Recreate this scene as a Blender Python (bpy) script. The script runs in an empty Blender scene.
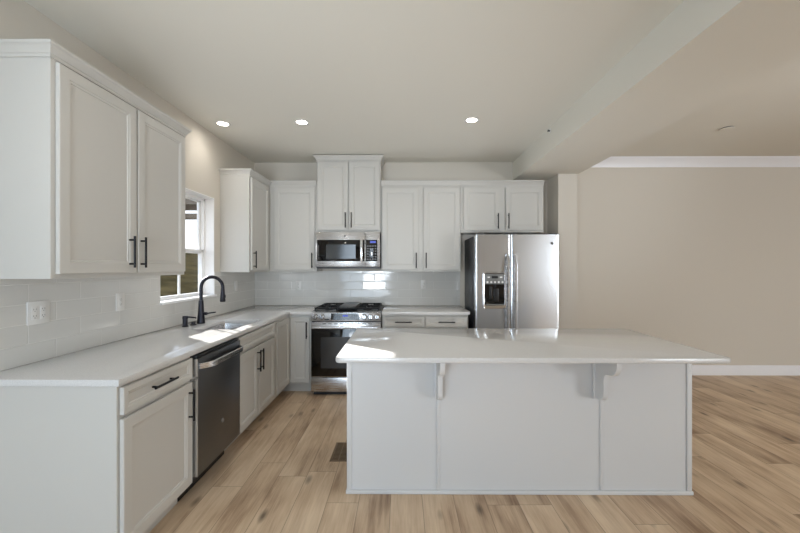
import bpy, bmesh, math, random
from mathutils import Vector, Matrix
random.seed(4)
S = bpy.context.scene
COL = S.collection
R = math.radians

# ------------------------------------------------------------------ camera
cam_d = bpy.data.cameras.new('camera')
cam_d.sensor_width = 36.0
cam_d.lens = 370.0 / 800.0 * 36.0
cam_d.shift_y = 0.5 / 800.0
cam_d.clip_start = 0.02
cam = bpy.data.objects.new('camera', cam_d)
cam.location = (0, 0, 1.40)
cam.rotation_euler = (R(90), 0, R(0.36))
COL.objects.link(cam)
S.camera = cam

# ------------------------------------------------------------------ world, sun, daylight, added fill lights, exposure
W = bpy.data.worlds.new('sky'); S.world = W; W.use_nodes = True
wn = W.node_tree.nodes; wl = W.node_tree.links
bg = wn['Background']
tc = wn.new('ShaderNodeTexCoord'); sx = wn.new('ShaderNodeSeparateXYZ')
rmp = wn.new('ShaderNodeValToRGB')
rmp.color_ramp.elements[0].position = 0.0; rmp.color_ramp.elements[0].color = (0.95, 0.97, 1.0, 1)
rmp.color_ramp.elements[1].position = 0.6; rmp.color_ramp.elements[1].color = (0.50, 0.68, 0.95, 1)
wl.new(tc.outputs['Generated'], sx.inputs[0]); wl.new(sx.outputs['Z'], rmp.inputs['Fac']); wl.new(rmp.outputs['Color'], bg.inputs['Color'])
bg.inputs['Strength'].default_value = 1.6

def sun_light():
    d = bpy.data.lights.new('sun', 'SUN'); d.energy = 14.0; d.angle = R(0.6); d.color = (1.0, 0.975, 0.94)
    o = bpy.data.objects.new('sun', d); COL.objects.link(o)
    o.rotation_euler = Vector((1.0, -0.77, -0.572)).to_track_quat('-Z', 'Y').to_euler()
    o.location = (-6, 7, 6)
sun_light()

def area(name, loc, aim, w, h, energy, color):
    d = bpy.data.lights.new(name, 'AREA'); d.shape = 'RECTANGLE'; d.size = w; d.size_y = h
    d.energy = energy; d.color = color
    o = bpy.data.objects.new(name, d); COL.objects.link(o); o.location = loc
    o.rotation_euler = Vector(aim).to_track_quat('-Z', 'Z').to_euler()
    return o
area('daylight_patio_door', (-1.0, -1.32, 1.25), (-0.1, 1, 0), 1.4, 2.1, 34, (0.62, 0.81, 1.0))
area('added_rear_daylight', (6.5, -3.42, 1.55), (-0.12, 1, 0), 1.8, 1.6, 95, (0.86, 0.93, 1.0))  # added area light at an unseen window, brightens the adjoining room
def fill_spot(loc, energy, tilt, cone, pan=0, color=(0.91, 0.955, 1.0)):  # added spots without fixtures that brighten ceiling, beam and walls
    d = bpy.data.lights.new('added_fill_spot', 'SPOT'); d.energy = energy; d.color = color; d.spot_size = R(cone); d.spot_blend = 1.0; d.shadow_soft_size = 0.35
    o = bpy.data.objects.new('added_fill_spot', d); COL.objects.link(o); o.location = loc; o.rotation_euler = (R(180-tilt), 0, R(pan))
fill_spot((-0.75, -0.95, 1.15), 125, 70, 64, -7)
fill_spot((0.45, 3.5, 0.45), 23, 0, 130)
fill_spot((4.8, -0.3, 0.9), 120, 70, 48, 30)
fill_spot((3.6, 0.6, 0.5), 35, 0, 150)

S.view_settings.view_transform = 'Standard'
S.view_settings.look = 'None'
S.view_settings.gamma = 1.0
S.view_settings.use_curve_mapping = False
S.view_settings.exposure = 0.49
S.cycles.max_bounces = 10
S.cycles.diffuse_bounces = 6
S.cycles.sample_clamp_indirect = 6.0
S.cycles.use_denoising = True

# ------------------------------------------------------------------ materials
def srgb(r, g, b):
    f = lambda c: (c/255/12.92) if c/255 <= 0.04045 else ((c/255+0.055)/1.055)**2.4
    return (f(r), f(g), f(b), 1.0)

def mat(name, col, rough=0.5, metal=0.0, spec=0.5, bump=0.0, bscale=200.0, coat=0.0):
    m = bpy.data.materials.new(name); m.use_nodes = True
    n = m.node_tree.nodes; l = m.node_tree.links; b = n['Principled BSDF']
    b.inputs['Base Color'].default_value = col
    b.inputs['Roughness'].default_value = rough
    b.inputs['Metallic'].default_value = metal
    b.inputs['Specular IOR Level'].default_value = spec
    if coat: b.inputs['Coat Weight'].default_value = coat; b.inputs['Coat Roughness'].default_value = 0.05
    if bump:
        g = n.new('ShaderNodeNewGeometry'); t = n.new('ShaderNodeTexNoise'); t.inputs['Scale'].default_value = bscale
        t.inputs['Detail'].default_value = 2
        bp = n.new('ShaderNodeBump'); bp.inputs['Strength'].default_value = bump; bp.inputs['Distance'].default_value = 0.002
        l.new(g.outputs['Position'], t.inputs['Vector']); l.new(t.outputs['Fac'], bp.inputs['Height']); l.new(bp.outputs['Normal'], b.inputs['Normal'])
    return m

def emis(name, col, strength):
    m = bpy.data.materials.new(name); m.use_nodes = True
    b = m.node_tree.nodes['Principled BSDF']
    b.inputs['Base Color'].default_value = col
    b.inputs['Emission Color'].default_value = col
    b.inputs['Emission Strength'].default_value = strength
    return m

def brushed(name, col, rough, vertical=True, scale=1.0):
    m = mat(name, col, rough, 1.0)
    n = m.node_tree.nodes; l = m.node_tree.links; b = n['Principled BSDF']
    g = n.new('ShaderNodeNewGeometry'); mp = n.new('ShaderNodeMapping')
    mp.inputs['Scale'].default_value = (6, 6, 600) if not vertical else (600, 600, 6)
    t = n.new('ShaderNodeTexNoise'); t.inputs['Scale'].default_value = 1.0; t.inputs['Detail'].default_value = 3
    r = n.new('ShaderNodeMapRange'); r.inputs['To Min'].default_value = rough*0.8; r.inputs['To Max'].default_value = rough*1.25
    bp = n.new('ShaderNodeBump'); bp.inputs['Strength'].default_value = 0.008; bp.inputs['Distance'].default_value = 0.001
    l.new(g.outputs['Position'], mp.inputs['Vector']); l.new(mp.outputs['Vector'], t.inputs['Vector'])
    l.new(t.outputs['Fac'], r.inputs['Value']); l.new(r.outputs['Result'], b.inputs['Roughness'])
    l.new(t.outputs['Fac'], bp.inputs['Height']); l.new(bp.outputs['Normal'], b.inputs['Normal'])
    return m

def math_n(n, l, op, a, b=None):
    k = n.new('ShaderNodeMath'); k.operation = op
    for i, v in enumerate((a, b)):
        if v is None: continue
        if isinstance(v, (int, float)): k.inputs[i].default_value = v
        else: l.new(v, k.inputs[i])
    return k.outputs[0]

def floor_material():
    m = bpy.data.materials.new('oak_planks'); m.use_nodes = True
    n = m.node_tree.nodes; l = m.node_tree.links; b = n['Principled BSDF']
    g = n.new('ShaderNodeNewGeometry'); s = n.new('ShaderNodeSeparateXYZ'); l.new(g.outputs['Position'], s.inputs[0])
    X, Y = s.outputs['X'], s.outputs['Y']
    PW, PL = 0.19, 1.45
    u = math_n(n, l, 'DIVIDE', math_n(n, l, 'ADD', X, 20.02), PW)
    row = math_n(n, l, 'FLOOR', u); fu = math_n(n, l, 'FRACT', u)
    w1 = n.new('ShaderNodeTexWhiteNoise'); w1.noise_dimensions = '1D'; l.new(row, w1.inputs['W'])
    v = math_n(n, l, 'ADD', math_n(n, l, 'DIVIDE', math_n(n, l, 'ADD', Y, 20.0), PL), math_n(n, l, 'MULTIPLY', w1.outputs['Value'], 7.0))
    colm = math_n(n, l, 'FLOOR', v); fv = math_n(n, l, 'FRACT', v)
    cid = n.new('ShaderNodeCombineXYZ'); l.new(row, cid.inputs[0]); l.new(colm, cid.inputs[1])
    w2 = n.new('ShaderNodeTexWhiteNoise'); w2.noise_dimensions = '2D'; l.new(cid.outputs[0], w2.inputs['Vector'])
    pid = w2.outputs['Value']
    # grain coordinates, stretched along the plank, shifted per plank
    gx = math_n(n, l, 'MULTIPLY', X, 33.0); gy = math_n(n, l, 'MULTIPLY', Y, 1.7); gz = math_n(n, l, 'MULTIPLY', pid, 37.0)
    gv = n.new('ShaderNodeCombineXYZ'); l.new(gx, gv.inputs[0]); l.new(gy, gv.inputs[1]); l.new(gz, gv.inputs[2])
    t1 = n.new('ShaderNodeTexNoise'); t1.inputs['Scale'].default_value = 1.0; t1.inputs['Detail'].default_value = 6; t1.inputs['Roughness'].default_value = 0.62; t1.inputs['Distortion'].default_value = 0.9
    l.new(gv.outputs[0], t1.inputs['Vector'])
    hx = math_n(n, l, 'MULTIPLY', X, 5.0); hy = math_n(n, l, 'MULTIPLY', Y, 1.3)
    hv = n.new('ShaderNodeCombineXYZ'); l.new(hx, hv.inputs[0]); l.new(hy, hv.inputs[1]); l.new(gz, hv.inputs[2])
    t2 = n.new('ShaderNodeTexNoise'); t2.inputs['Scale'].default_value = 1.6; t2.inputs['Detail'].default_value = 3
    l.new(hv.outputs[0], t2.inputs['Vector'])
    ramp = n.new('ShaderNodeValToRGB'); e = ramp.color_ramp.elements
    e[0].position = 0.28; e[0].color = FLOOR_DARK
    e[1].position = 0.70; e[1].color = FLOOR_LIGHT
    k = e.new(0.48); k.color = FLOOR_MID
    mixv = math_n(n, l, 'ADD', math_n(n, l, 'MULTIPLY', t1.outputs['Fac'], 0.42), math_n(n, l, 'MULTIPLY', t2.outputs['Fac'], 0.58))
    fv3 = n.new('ShaderNodeCombineXYZ'); l.new(math_n(n, l, 'MULTIPLY', X, 170.0), fv3.inputs[0]); l.new(math_n(n, l, 'MULTIPLY', Y, 7.0), fv3.inputs[1]); l.new(gz, fv3.inputs[2])
    t3 = n.new('ShaderNodeTexNoise'); t3.inputs['Scale'].default_value = 1.0; t3.inputs['Detail'].default_value = 3
    l.new(fv3.outputs[0], t3.inputs['Vector'])
    mixv = math_n(n, l, 'ADD', mixv, math_n(n, l, 'MULTIPLY', math_n(n, l, 'SUBTRACT', t3.outputs['Fac'], 0.5), 0.16))
    mixv = math_n(n, l, 'ADD', mixv, math_n(n, l, 'MULTIPLY', math_n(n, l, 'SUBTRACT', pid, 0.5), 0.18))
    l.new(mixv, ramp.inputs['Fac'])
    # knots: small dark elongated flecks
    kx = math_n(n, l, 'MULTIPLY', X, 7.0); ky = math_n(n, l, 'MULTIPLY', Y, 2.6)
    kv = n.new('ShaderNodeCombineXYZ'); l.new(kx, kv.inputs[0]); l.new(ky, kv.inputs[1]); l.new(gz, kv.inputs[2])
    vo = n.new('ShaderNodeTexVoronoi'); vo.inputs['Scale'].default_value = 0.9; vo.inputs['Randomness'].default_value = 1.0
    l.new(kv.outputs[0], vo.inputs['Vector'])
    kr = n.new('ShaderNodeMapRange'); kr.inputs['From Min'].default_value = 0.03; kr.inputs['From Max'].default_value = 0.17; kr.inputs['To Min'].default_value = 0.30; kr.inputs['To Max'].default_value = 1.0
    l.new(vo.outputs['Distance'], kr.inputs['Value'])
    # seams
    du = math_n(n, l, 'MULTIPLY', math_n(n, l, 'MINIMUM', fu, math_n(n, l, 'SUBTRACT', 1.0, fu)), PW)
    dv = math_n(n, l, 'MULTIPLY', math_n(n, l, 'MINIMUM', fv, math_n(n, l, 'SUBTRACT', 1.0, fv)), PL)
    sm = n.new('ShaderNodeMapRange'); sm.inputs['From Min'].default_value = 0.0006; sm.inputs['From Max'].default_value = 0.0022; sm.inputs['To Min'].default_value = 0.45; sm.inputs['To Max'].default_value = 1.0
    l.new(math_n(n, l, 'MINIMUM', du, dv), sm.inputs['Value'])
    mul = math_n(n, l, 'MULTIPLY', kr.outputs['Result'], sm.outputs['Result'])
    mx = n.new('ShaderNodeMix'); mx.data_type = 'RGBA'; mx.blend_type = 'MULTIPLY'; mx.inputs[0].default_value = 1.0
    l.new(ramp.outputs['Color'], mx.inputs[6])
    cc = n.new('ShaderNodeCombineColor')
    for i in range(3): l.new(mul, cc.inputs[i])
    l.new(cc.outputs[0], mx.inputs[7]); l.new(mx.outputs[2], b.inputs['Base Color'])
    b.inputs['Roughness'].default_value = 0.42
    b.inputs['Specular IOR Level'].default_value = 0.35
    bp = n.new('ShaderNodeBump'); bp.inputs['Strength'].default_value = 0.25; bp.inputs['Distance'].default_value = 0.001
    l.new(math_n(n, l, 'ADD', math_n(n, l, 'MULTIPLY', t1.outputs['Fac'], 0.3), sm.outputs['Result']), bp.inputs['Height']); l.new(bp.outputs['Normal'], b.inputs['Normal'])
    return m
FLOOR_DARK = srgb(140, 113, 89); FLOOR_MID = srgb(194, 168, 140); FLOOR_LIGHT = srgb(220, 198, 170)

def tile_material(name, axis):
    """glossy white 4 x 12 inch running-bond tile; axis 0: runs along X, axis 1: runs along Y"""
    m = bpy.data.materials.new(name); m.use_nodes = True
    n = m.node_tree.nodes; l = m.node_tree.links; b = n['Principled BSDF']
    g = n.new('ShaderNodeNewGeometry'); s = n.new('ShaderNodeSeparateXYZ'); l.new(g.outputs['Position'], s.inputs[0])
    TW, TH = 0.302, 0.1005
    vz = math_n(n, l, 'DIVIDE', math_n(n, l, 'SUBTRACT', s.outputs['Z'], 0.9105 - 10*TH), TH)
    row = math_n(n, l, 'FLOOR', vz); fv = math_n(n, l, 'FRACT', vz)
    half = math_n(n, l, 'MULTIPLY', math_n(n, l, 'MODULO', row, 2.0), 0.5)
    off = 20.14 if axis == 0 else 20.04
    u = math_n(n, l, 'ADD', math_n(n, l, 'DIVIDE', math_n(n, l, 'ADD', s.outputs['X' if axis == 0 else 'Y'], off), TW), half)
    cu = math_n(n, l, 'FLOOR', u); fu = math_n(n, l, 'FRACT', u)
    du = math_n(n, l, 'MULTIPLY', math_n(n, l, 'MINIMUM', fu, math_n(n, l, 'SUBTRACT', 1.0, fu)), TW)
    dv = math_n(n, l, 'MULTIPLY', math_n(n, l, 'MINIMUM', fv, math_n(n, l, 'SUBTRACT', 1.0, fv)), TH)
    d = math_n(n, l, 'MINIMUM', du, dv)
    mr = n.new('ShaderNodeMapRange'); mr.inputs['From Min'].default_value = 0.0008; mr.inputs['From Max'].default_value = 0.0018
    l.new(d, mr.inputs['Value'])
    edge = n.new('ShaderNodeMapRange'); edge.inputs['From Min'].default_value = 0.0; edge.inputs['From Max'].default_value = 0.005; edge.interpolation_type = 'SMOOTHSTEP'
    l.new(d, edge.inputs['Value'])
    mix = n.new('ShaderNodeMix'); mix.data_type = 'RGBA'; l.new(mr.outputs['Result'], mix.inputs[0])
    mix.inputs[6].default_value = srgb(225, 224, 220); mix.inputs[7].default_value = srgb(214, 213, 209)
    l.new(mix.outputs[2], b.inputs['Base Color'])
    rr = n.new('ShaderNodeMapRange'); rr.inputs['To Min'].default_value = 0.6; rr.inputs['To Max'].default_value = 0.08
    l.new(mr.outputs['Result'], rr.inputs['Value']); l.new(rr.outputs['Result'], b.inputs['Roughness'])
    cid = n.new('ShaderNodeCombineXYZ'); l.new(row, cid.inputs[0]); l.new(cu, cid.inputs[1])
    wn_ = n.new('ShaderNodeTexWhiteNoise'); wn_.noise_dimensions = '2D'; l.new(cid.outputs[0], wn_.inputs['Vector'])
    # each tile sits at a slightly different tilt
    sc = n.new('ShaderNodeSeparateColor'); l.new(wn_.outputs['Color'], sc.inputs[0])
    tilt = math_n(n, l, 'ADD',
        math_n(n, l, 'MULTIPLY', math_n(n, l, 'MULTIPLY', math_n(n, l, 'SUBTRACT', fu, 0.5), TW), math_n(n, l, 'MULTIPLY', math_n(n, l, 'SUBTRACT', sc.outputs[0], 0.5), 0.02)),
        math_n(n, l, 'MULTIPLY', math_n(n, l, 'MULTIPLY', math_n(n, l, 'SUBTRACT', fv, 0.5), TH), math_n(n, l, 'MULTIPLY', math_n(n, l, 'SUBTRACT', sc.outputs[1], 0.5), 0.03)))
    h = math_n(n, l, 'ADD', math_n(n, l, 'MULTIPLY', edge.outputs['Result'], 0.0008), tilt)
    bp = n.new('ShaderNodeBump'); bp.inputs['Strength'].default_value = 1.0; bp.inputs['Distance'].default_value = 1.0
    l.new(h, bp.inputs['Height']); l.new(bp.outputs['Normal'], b.inputs['Normal'])
    return m

def quartz_material():
    m = mat('white_quartz', srgb(226, 224, 222), 0.10, 0.0, 0.5)
    n = m.node_tree.nodes; l = m.node_tree.links; b = n['Principled BSDF']
    g = n.new('ShaderNodeNewGeometry'); t = n.new('ShaderNodeTexNoise'); t.inputs['Scale'].default_value = 180; t.inputs['Detail'].default_value = 3
    r = n.new('ShaderNodeValToRGB'); r.color_ramp.elements[0].position = 0.3; r.color_ramp.elements[0].color = srgb(202, 201, 200)
    r.color_ramp.elements[1].position = 0.6; r.color_ramp.elements[1].color = srgb(212, 211, 210)
    l.new(g.outputs['Position'], t.inputs['Vector']); l.new(t.outputs['Fac'], r.inputs['Fac']); l.new(r.outputs['Color'], b.inputs['Base Color'])
    return m

def hill_material():
    m = mat('dry_grass', srgb(120, 105, 72), 1.0, 0, 0.0)
    n = m.node_tree.nodes; l = m.node_tree.links; b = n['Principled BSDF']
    g = n.new('ShaderNodeNewGeometry'); t = n.new('ShaderNodeTexNoise'); t.inputs['Scale'].default_value = 1.6; t.inputs['Detail'].default_value = 9; t.inputs['Roughness'].default_value = 0.75
    r = n.new('ShaderNodeValToRGB'); r.color_ramp.elements[0].position = 0.35; r.color_ramp.elements[0].color = srgb(34, 30, 18)
    r.color_ramp.elements[1].position = 0.68; r.color_ramp.elements[1].color = srgb(74, 65, 44)
    l.new(g.outputs['Position'], t.inputs['Vector']); l.new(t.outputs['Fac'], r.inputs['Fac']); l.new(r.outputs['Color'], b.inputs['Base Color'])
    return m

WALL = mat('beige_wall_paint', srgb(212, 206, 196), 0.75, 0, 0.3, 0.12, 260)
CEIL = mat('ceiling_paint', srgb(224, 221, 212), 0.85, 0, 0.2, 0.15, 220)
FLOOR = floor_material()
TRIM = mat('white_trim_paint', srgb(240, 241, 246), 0.35)
VINYL = mat('white_vinyl', srgb(240, 240, 240), 0.35)
CAB = mat('light_grey_cabinet_paint', srgb(198, 196, 191), 0.38, 0, 0.45)
ISL = mat('white_island_paint', srgb(211, 212, 213), 0.4, 0, 0.45)
QUARTZ = quartz_material()
TILE_X = tile_material('white_tile_rear', 0)
TILE_Y = tile_material('white_tile_side', 1)
BLACK = mat('matte_black_metal', srgb(26, 26, 28), 0.38, 0.6)
FAUC = mat('matte_black_faucet', srgb(38, 38, 46), 0.33, 0.55)
STEEL = brushed('brushed_stainless', (0.62, 0.62, 0.63, 1), 0.26, False)
STEELV = brushed('brushed_stainless_upright', (0.66, 0.685, 0.72, 1), 0.24, True)
STEELB = mat('polished_steel', (0.72, 0.72, 0.73, 1), 0.14, 1.0)
STEELD = mat('painted_grey_steel', srgb(74, 75, 78), 0.45, 0.4)
SLATE = brushed('dark_slate_steel', (0.17, 0.172, 0.178, 1), 0.36, False)
GLASSB = mat('black_glass', srgb(10, 10, 11), 0.04, 0, 0.6)
SCREEN = mat('oven_window_screen', srgb(44, 45, 46), 0.10, 0, 0.7)
BLACKP = mat('black_plastic', srgb(20, 20, 21), 0.35)
DUCT_SHADE = mat('painted_duct_shade', srgb(12, 12, 12), 0.8)  # near-black colour standing in for shade inside the register
IRON = mat('cast_iron', srgb(24, 24, 25), 0.55, 0.3)
GRID = mat('grey_griddle', srgb(112, 112, 112), 0.4, 0.7)
GREYP = mat('grey_plastic', srgb(118, 118, 116), 0.35, 0.3)
WHITEP = mat('white_plastic', srgb(228, 227, 224), 0.3)
SLOT = mat('outlet_slot', srgb(120, 118, 116), 0.5)
BLUE = emis('blue_display', (0.06, 0.09, 0.45, 1), 0.35)
LAMP = emis('lamp_lens', (1.0, 0.93, 0.82, 1), 14)
BRONZE = mat('bronze_register', srgb(132, 110, 86), 0.45, 0.3)
KEYS = mat('grey_key', srgb(96, 97, 100), 0.4)
HILL = hill_material()
SHINGLE = mat('weathered_porch', srgb(104, 96, 86), 0.8, 0, 0.3, 0.4, 40)
BARK = mat('bark', srgb(70, 58, 46), 0.9)
LEAF = mat('leaf_green', srgb(66, 74, 44), 0.8)

def glass_material():
    m = bpy.data.materials.new('window_glass'); m.use_nodes = True
    n = m.node_tree.nodes; l = m.node_tree.links
    for k in list(n):
        if k.type != 'OUTPUT_MATERIAL': n.remove(k)
    out = [k for k in n if k.type == 'OUTPUT_MATERIAL'][0]
    tr = n.new('ShaderNodeBsdfTransparent'); gl = n.new('ShaderNodeBsdfGlossy'); gl.inputs['Roughness'].default_value = 0.02
    fr = n.new('ShaderNodeFresnel'); fr.inputs['IOR'].default_value = 1.2
    mx = n.new('ShaderNodeMixShader')
    gb = n.new('ShaderNodeNewGeometry'); sb = n.new('ShaderNodeMath'); sb.operation = 'SUBTRACT'; sb.inputs[0].default_value = 1.0
    l.new(gb.outputs['Backfacing'], sb.inputs[1]); ml = n.new('ShaderNodeMath'); ml.operation = 'MULTIPLY'
    l.new(fr.outputs[0], ml.inputs[0]); l.new(sb.outputs[0], ml.inputs[1]); l.new(ml.outputs[0], mx.inputs[0]); l.new(tr.outputs[0], mx.inputs[1]); l.new(gl.outputs[0], mx.inputs[2]); l.new(mx.outputs[0], out.inputs['Surface'])
    return m
GLASS = glass_material()

# ------------------------------------------------------------------ mesh helpers
class MB:
    def __init__(s): s.bm = bmesh.new()
    def _merge(s, t):
        me = bpy.data.meshes.new('tmp'); t.to_mesh(me); t.free(); s.bm.from_mesh(me); bpy.data.meshes.remove(me)
    def box(s, x0, x1, y0, y1, z0, z1, bev=0.0, seg=2):
        t = bmesh.new()
        M = Matrix.Translation(((x0+x1)/2, (y0+y1)/2, (z0+z1)/2)) @ Matrix.Diagonal((abs(x1-x0), abs(y1-y0), abs(z1-z0), 1))
        bmesh.ops.create_cube(t, size=1.0, matrix=M)
        if bev: bmesh.ops.bevel(t, geom=t.edges[:], offset=min(bev, 0.45*min(abs(x1-x0), abs(y1-y0), abs(z1-z0))), segments=seg, profile=0.5, affect='EDGES')
        s._merge(t); return s
    def loft(s, loops, cap0=True, cap1=True, closed=True):
        t = bmesh.new(); vs = [[t.verts.new(p) for p in L] for L in loops]
        for a, b in zip(vs, vs[1:]):
            k = len(a)
            for i in range(k if closed else k-1):
                j = (i+1) % k
                try: t.faces.new((a[i], a[j], b[j], b[i]))
                except ValueError: pass
        if cap0: t.faces.new(list(reversed(vs[0])))
        if cap1: t.faces.new(vs[-1])
        bmesh.ops.recalc_face_normals(t, faces=t.faces[:])
        s._merge(t); return s
    def cyl(s, p0, p1, r0, r1=None, seg=16):
        return s.tube([p0, p1], [r0, r0 if r1 is None else r1], seg)
    def tube(s, path, rad, seg=12, cap=True):
        P = [Vector(p) for p in path]
        if isinstance(rad, (int, float)): rad = [rad]*len(P)
        loops = []; up = None
        for i, p in enumerate(P):
            d = (P[min(i+1, len(P)-1)] - P[max(i-1, 0)])
            d = d.normalized() if d.length > 1e-9 else Vector((0, 0, 1))
            if up is None:
                a = Vector((0, 0, 1)) if abs(d.z) < 0.9 else Vector((1, 0, 0))
                up = (a - d*a.dot(d)).normalized()
            else:
                up = (up - d*up.dot(d)).normalized()
            v = d.cross(up)
            loops.append([p + (up*math.cos(2*math.pi*k/seg) + v*math.sin(2*math.pi*k/seg))*rad[i] for k in range(seg)])
        return s.loft(loops, cap, cap)
    def lathe(s, prof, c, axis='Z', seg=24):
        """prof: (radius, height) pairs along the axis from c"""
        loops = []
        for r, h in prof:
            L = []
            for k in range(seg):
                a = 2*math.pi*k/seg; u, v = max(r, 1e-5)*math.cos(a), max(r, 1e-5)*math.sin(a)
                L.append({'Z': (c[0]+u, c[1]+v, c[2]+h), 'Y': (c[0]+u, c[1]+h, c[2]+v), 'X': (c[0]+h, c[1]+u, c[2]+v)}[axis])
            loops.append(L)
        return s.loft(loops)
    def prism(s, poly, axis, a0, a1, bev=0.0):
        """poly in the two other axes (in x,y,z order), extruded along axis"""
        def P(u, v, a): return {'X': (a, u, v), 'Y': (u, a, v), 'Z': (u, v, a)}[axis]
        t = bmesh.new()
        A = [t.verts.new(P(u, v, a0)) for u, v in poly]; B = [t.verts.new(P(u, v, a1)) for u, v in poly]
        k = len(poly)
        for i in range(k): t.faces.new((A[i], A[(i+1) % k], B[(i+1) % k], B[i]))
        t.faces.new(list(reversed(A))); t.faces.new(B)
        bmesh.ops.recalc_face_normals(t, faces=t.faces[:])
        if bev:
            es = [e for e in t.edges if len(e.link_faces) == 2 and e.calc_face_angle(0) > R(40)]
            bmesh.ops.bevel(t, geom=es, offset=bev, segments=2, profile=0.5, affect='EDGES')
        s._merge(t); return s
    def cells(s, xs, ys, mask, z0, z1, bev=0.0, round_edges=None):
        """flat slab out of the grid cells whose mask is 1"""
        t = bmesh.new(); V = {}
        def v(i, j):
            if (i, j) not in V: V[(i, j)] = t.verts.new((xs[i], ys[j], z1))
            return V[(i, j)]
        for j in range(len(ys)-1):
            for i in range(len(xs)-1):
                if mask[j][i]: t.faces.new((v(i, j), v(i+1, j), v(i+1, j+1), v(i, j+1)))
        r = bmesh.ops.extrude_face_region(t, geom=t.faces[:])
        nv = [e for e in r['geom'] if isinstance(e, bmesh.types.BMVert)]
        bmesh.ops.translate(t, vec=(0, 0, z0-z1), verts=nv)
        bmesh.ops.recalc_face_normals(t, faces=t.faces[:])
        if round_edges:
            es = [e for e in t.edges if abs(e.verts[0].co.z-e.verts[1].co.z) > 1e-4 and round_edges(e.verts[0].co.x, e.verts[0].co.y) and e.calc_face_angle(0) > 1]
            rr = round_edges(None, None)
            bmesh.ops.bevel(t, geom=es, offset=rr, segments=6, profile=0.5, affect='EDGES')
        if bev:
            es = [e for e in t.edges if len(e.link_faces) == 2 and e.calc_face_angle(0) > 1 and abs(e.verts[0].co.z-e.verts[1].co.z) < 1e-5]
            bmesh.ops.bevel(t, geom=es, offset=bev, segments=2, profile=0.5, affect='EDGES')
        s._merge(t); return s
    def text(s, txt, size, M, depth=0.0006):
        c = bpy.data.curves.new('t', 'FONT'); c.body = txt; c.size = size; c.extrude = depth; c.align_x = 'CENTER'; c.align_y = 'CENTER'
        o = bpy.data.objects.new('t', c); COL.objects.link(o)
        dg = bpy.context.evaluated_depsgraph_get(); me = bpy.data.meshes.new_from_object(o.evaluated_get(dg))
        me.transform(M); s.bm.from_mesh(me)
        bpy.data.meshes.remove(me); bpy.data.objects.remove(o); bpy.data.curves.remove(c); return s
    def build(s, name, m, parent=None, label=None, smooth=35, matrix=None):
        me = bpy.data.meshes.new(name); s.bm.to_mesh(me); s.bm.free()
        if matrix: me.transform(matrix)
        me.materials.append(m)
        if smooth:
            for p in me.polygons: p.use_smooth = True
            me.set_sharp_from_angle(angle=R(smooth))
        o = bpy.data.objects.new(name, me); COL.objects.link(o)
        if parent: o.parent = parent
        if label: o['label'] = label
        return o

def tag(o, label, cat, group=None, kind=None):
    o['label'] = label; o['category'] = cat
    if group: o['group'] = group
    if kind: o['kind'] = kind
    return o
def thing(name, label, cat, loc, rz=0, group=None):
    o = bpy.data.objects.new(name, None); COL.objects.link(o); o.empty_display_size = 0.1
    o.location = loc; o.rotation_euler = (0, 0, R(rz))
    return tag(o, label, cat, group)
def struct(o, label=None):
    o['kind'] = 'structure'
    if label: o['label'] = label
    return o

# ------------------------------------------------------------------ dimensions
XL = -1.896; YB = 4.73; YR = 4.82; ZC = 2.735; ZR = 2.812       # side wall, rear wall of the photo, ceilings
XR = 7.7; YN = -3.6
CT = 0.91; CTH = 0.032                                  # worktop
BX0, BX1, BZ = 1.41, 2.085, 2.505                       # ceiling beam
WY0, WY1, WZ0, WZ1 = 2.875, 3.715, 1.115, 2.093         # sink window

# ------------------------------------------------------------------ structure
struct(MB().box(XL-0.16, XR+0.1, YN-0.1, YR+0.1, -0.12, 0).build('floor', FLOOR, smooth=0), 'light oak plank floor')
struct(MB().box(XL-0.16, BX0+0.02, YN-0.1, YB+0.1, ZC, ZC+0.2).build('ceiling', CEIL, smooth=0), 'smooth ceiling over the kitchen')
struct(MB().box(BX1-0.02, XR+0.1, YN-0.1, YR+0.1, ZR, ZR+0.15).build('ceiling_adjoining', CEIL, smooth=0), 'ceiling of the adjoining room')
struct(MB().box(BX0, BX1, YN-0.1, YR+0.05, BZ, ZR+0.1).build('ceiling_beam', CEIL, smooth=0), 'boxed dropped beam across the ceiling')
struct(MB().box(XL-0.16, 2.070, YB, YB+0.22, -0.1, ZR+0.1).build('wall_back', WALL, smooth=0), 'beige wall behind the range and fridge')
struct(MB().box(2.060, XR+0.1, YR, YR+0.12, -0.1, ZR+0.1).build('wall_back_adjoining', WALL, smooth=0), 'long plain beige wall of the adjoining room')
wl_ = MB()
wl_.box(XL-0.16, XL, YN-0.1, WY0, -0.1, ZC+0.1).box(XL-0.16, XL, WY1, YB+0.1, -0.1, ZC+0.1)
wl_.box(XL-0.16, XL, WY0, WY1, -0.1, WZ0).box(XL-0.16, XL, WY0, WY1, WZ1, ZC+0.1)
struct(wl_.build('wall_left', WALL, smooth=0), 'beige wall with the sink window')
struct(MB().box(XR, XR+0.12, YN-0.1, YR+0.1, -0.1, ZR+0.1).build('wall_right', WALL, smooth=0))
wr = MB()
wr.box(XL-0.16, -1.75, -1.62, -1.5, -0.1, 2.8).box(-0.25, 0.0, -1.62, -1.5, -0.1, 2.8).box(-1.75, -0.25, -1.62, -1.5, 2.4, 2.8).box(-0.12, 0.0, YN-0.1, -1.6, -0.1, 2.8)
for a, b_, c, d in ((-0.12, 5.6, -0.1, 2.9), (7.4, XR+0.1, -0.1, 2.9), (5.6, 7.4, 2.4, 2.9), (5.6, 7.4, -0.1, 0.7)):
    wr.box(a, b_, YN-0.12, YN, c, d)
struct(wr.build('wall_front', WALL, smooth=0))
struct(MB().box(1.85, 2.075, 4.40, YR+0.02, -0.02, BZ+0.02).build('wall_stub', WALL, smooth=0), 'short wall end beside the fridge under the beam')
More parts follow.
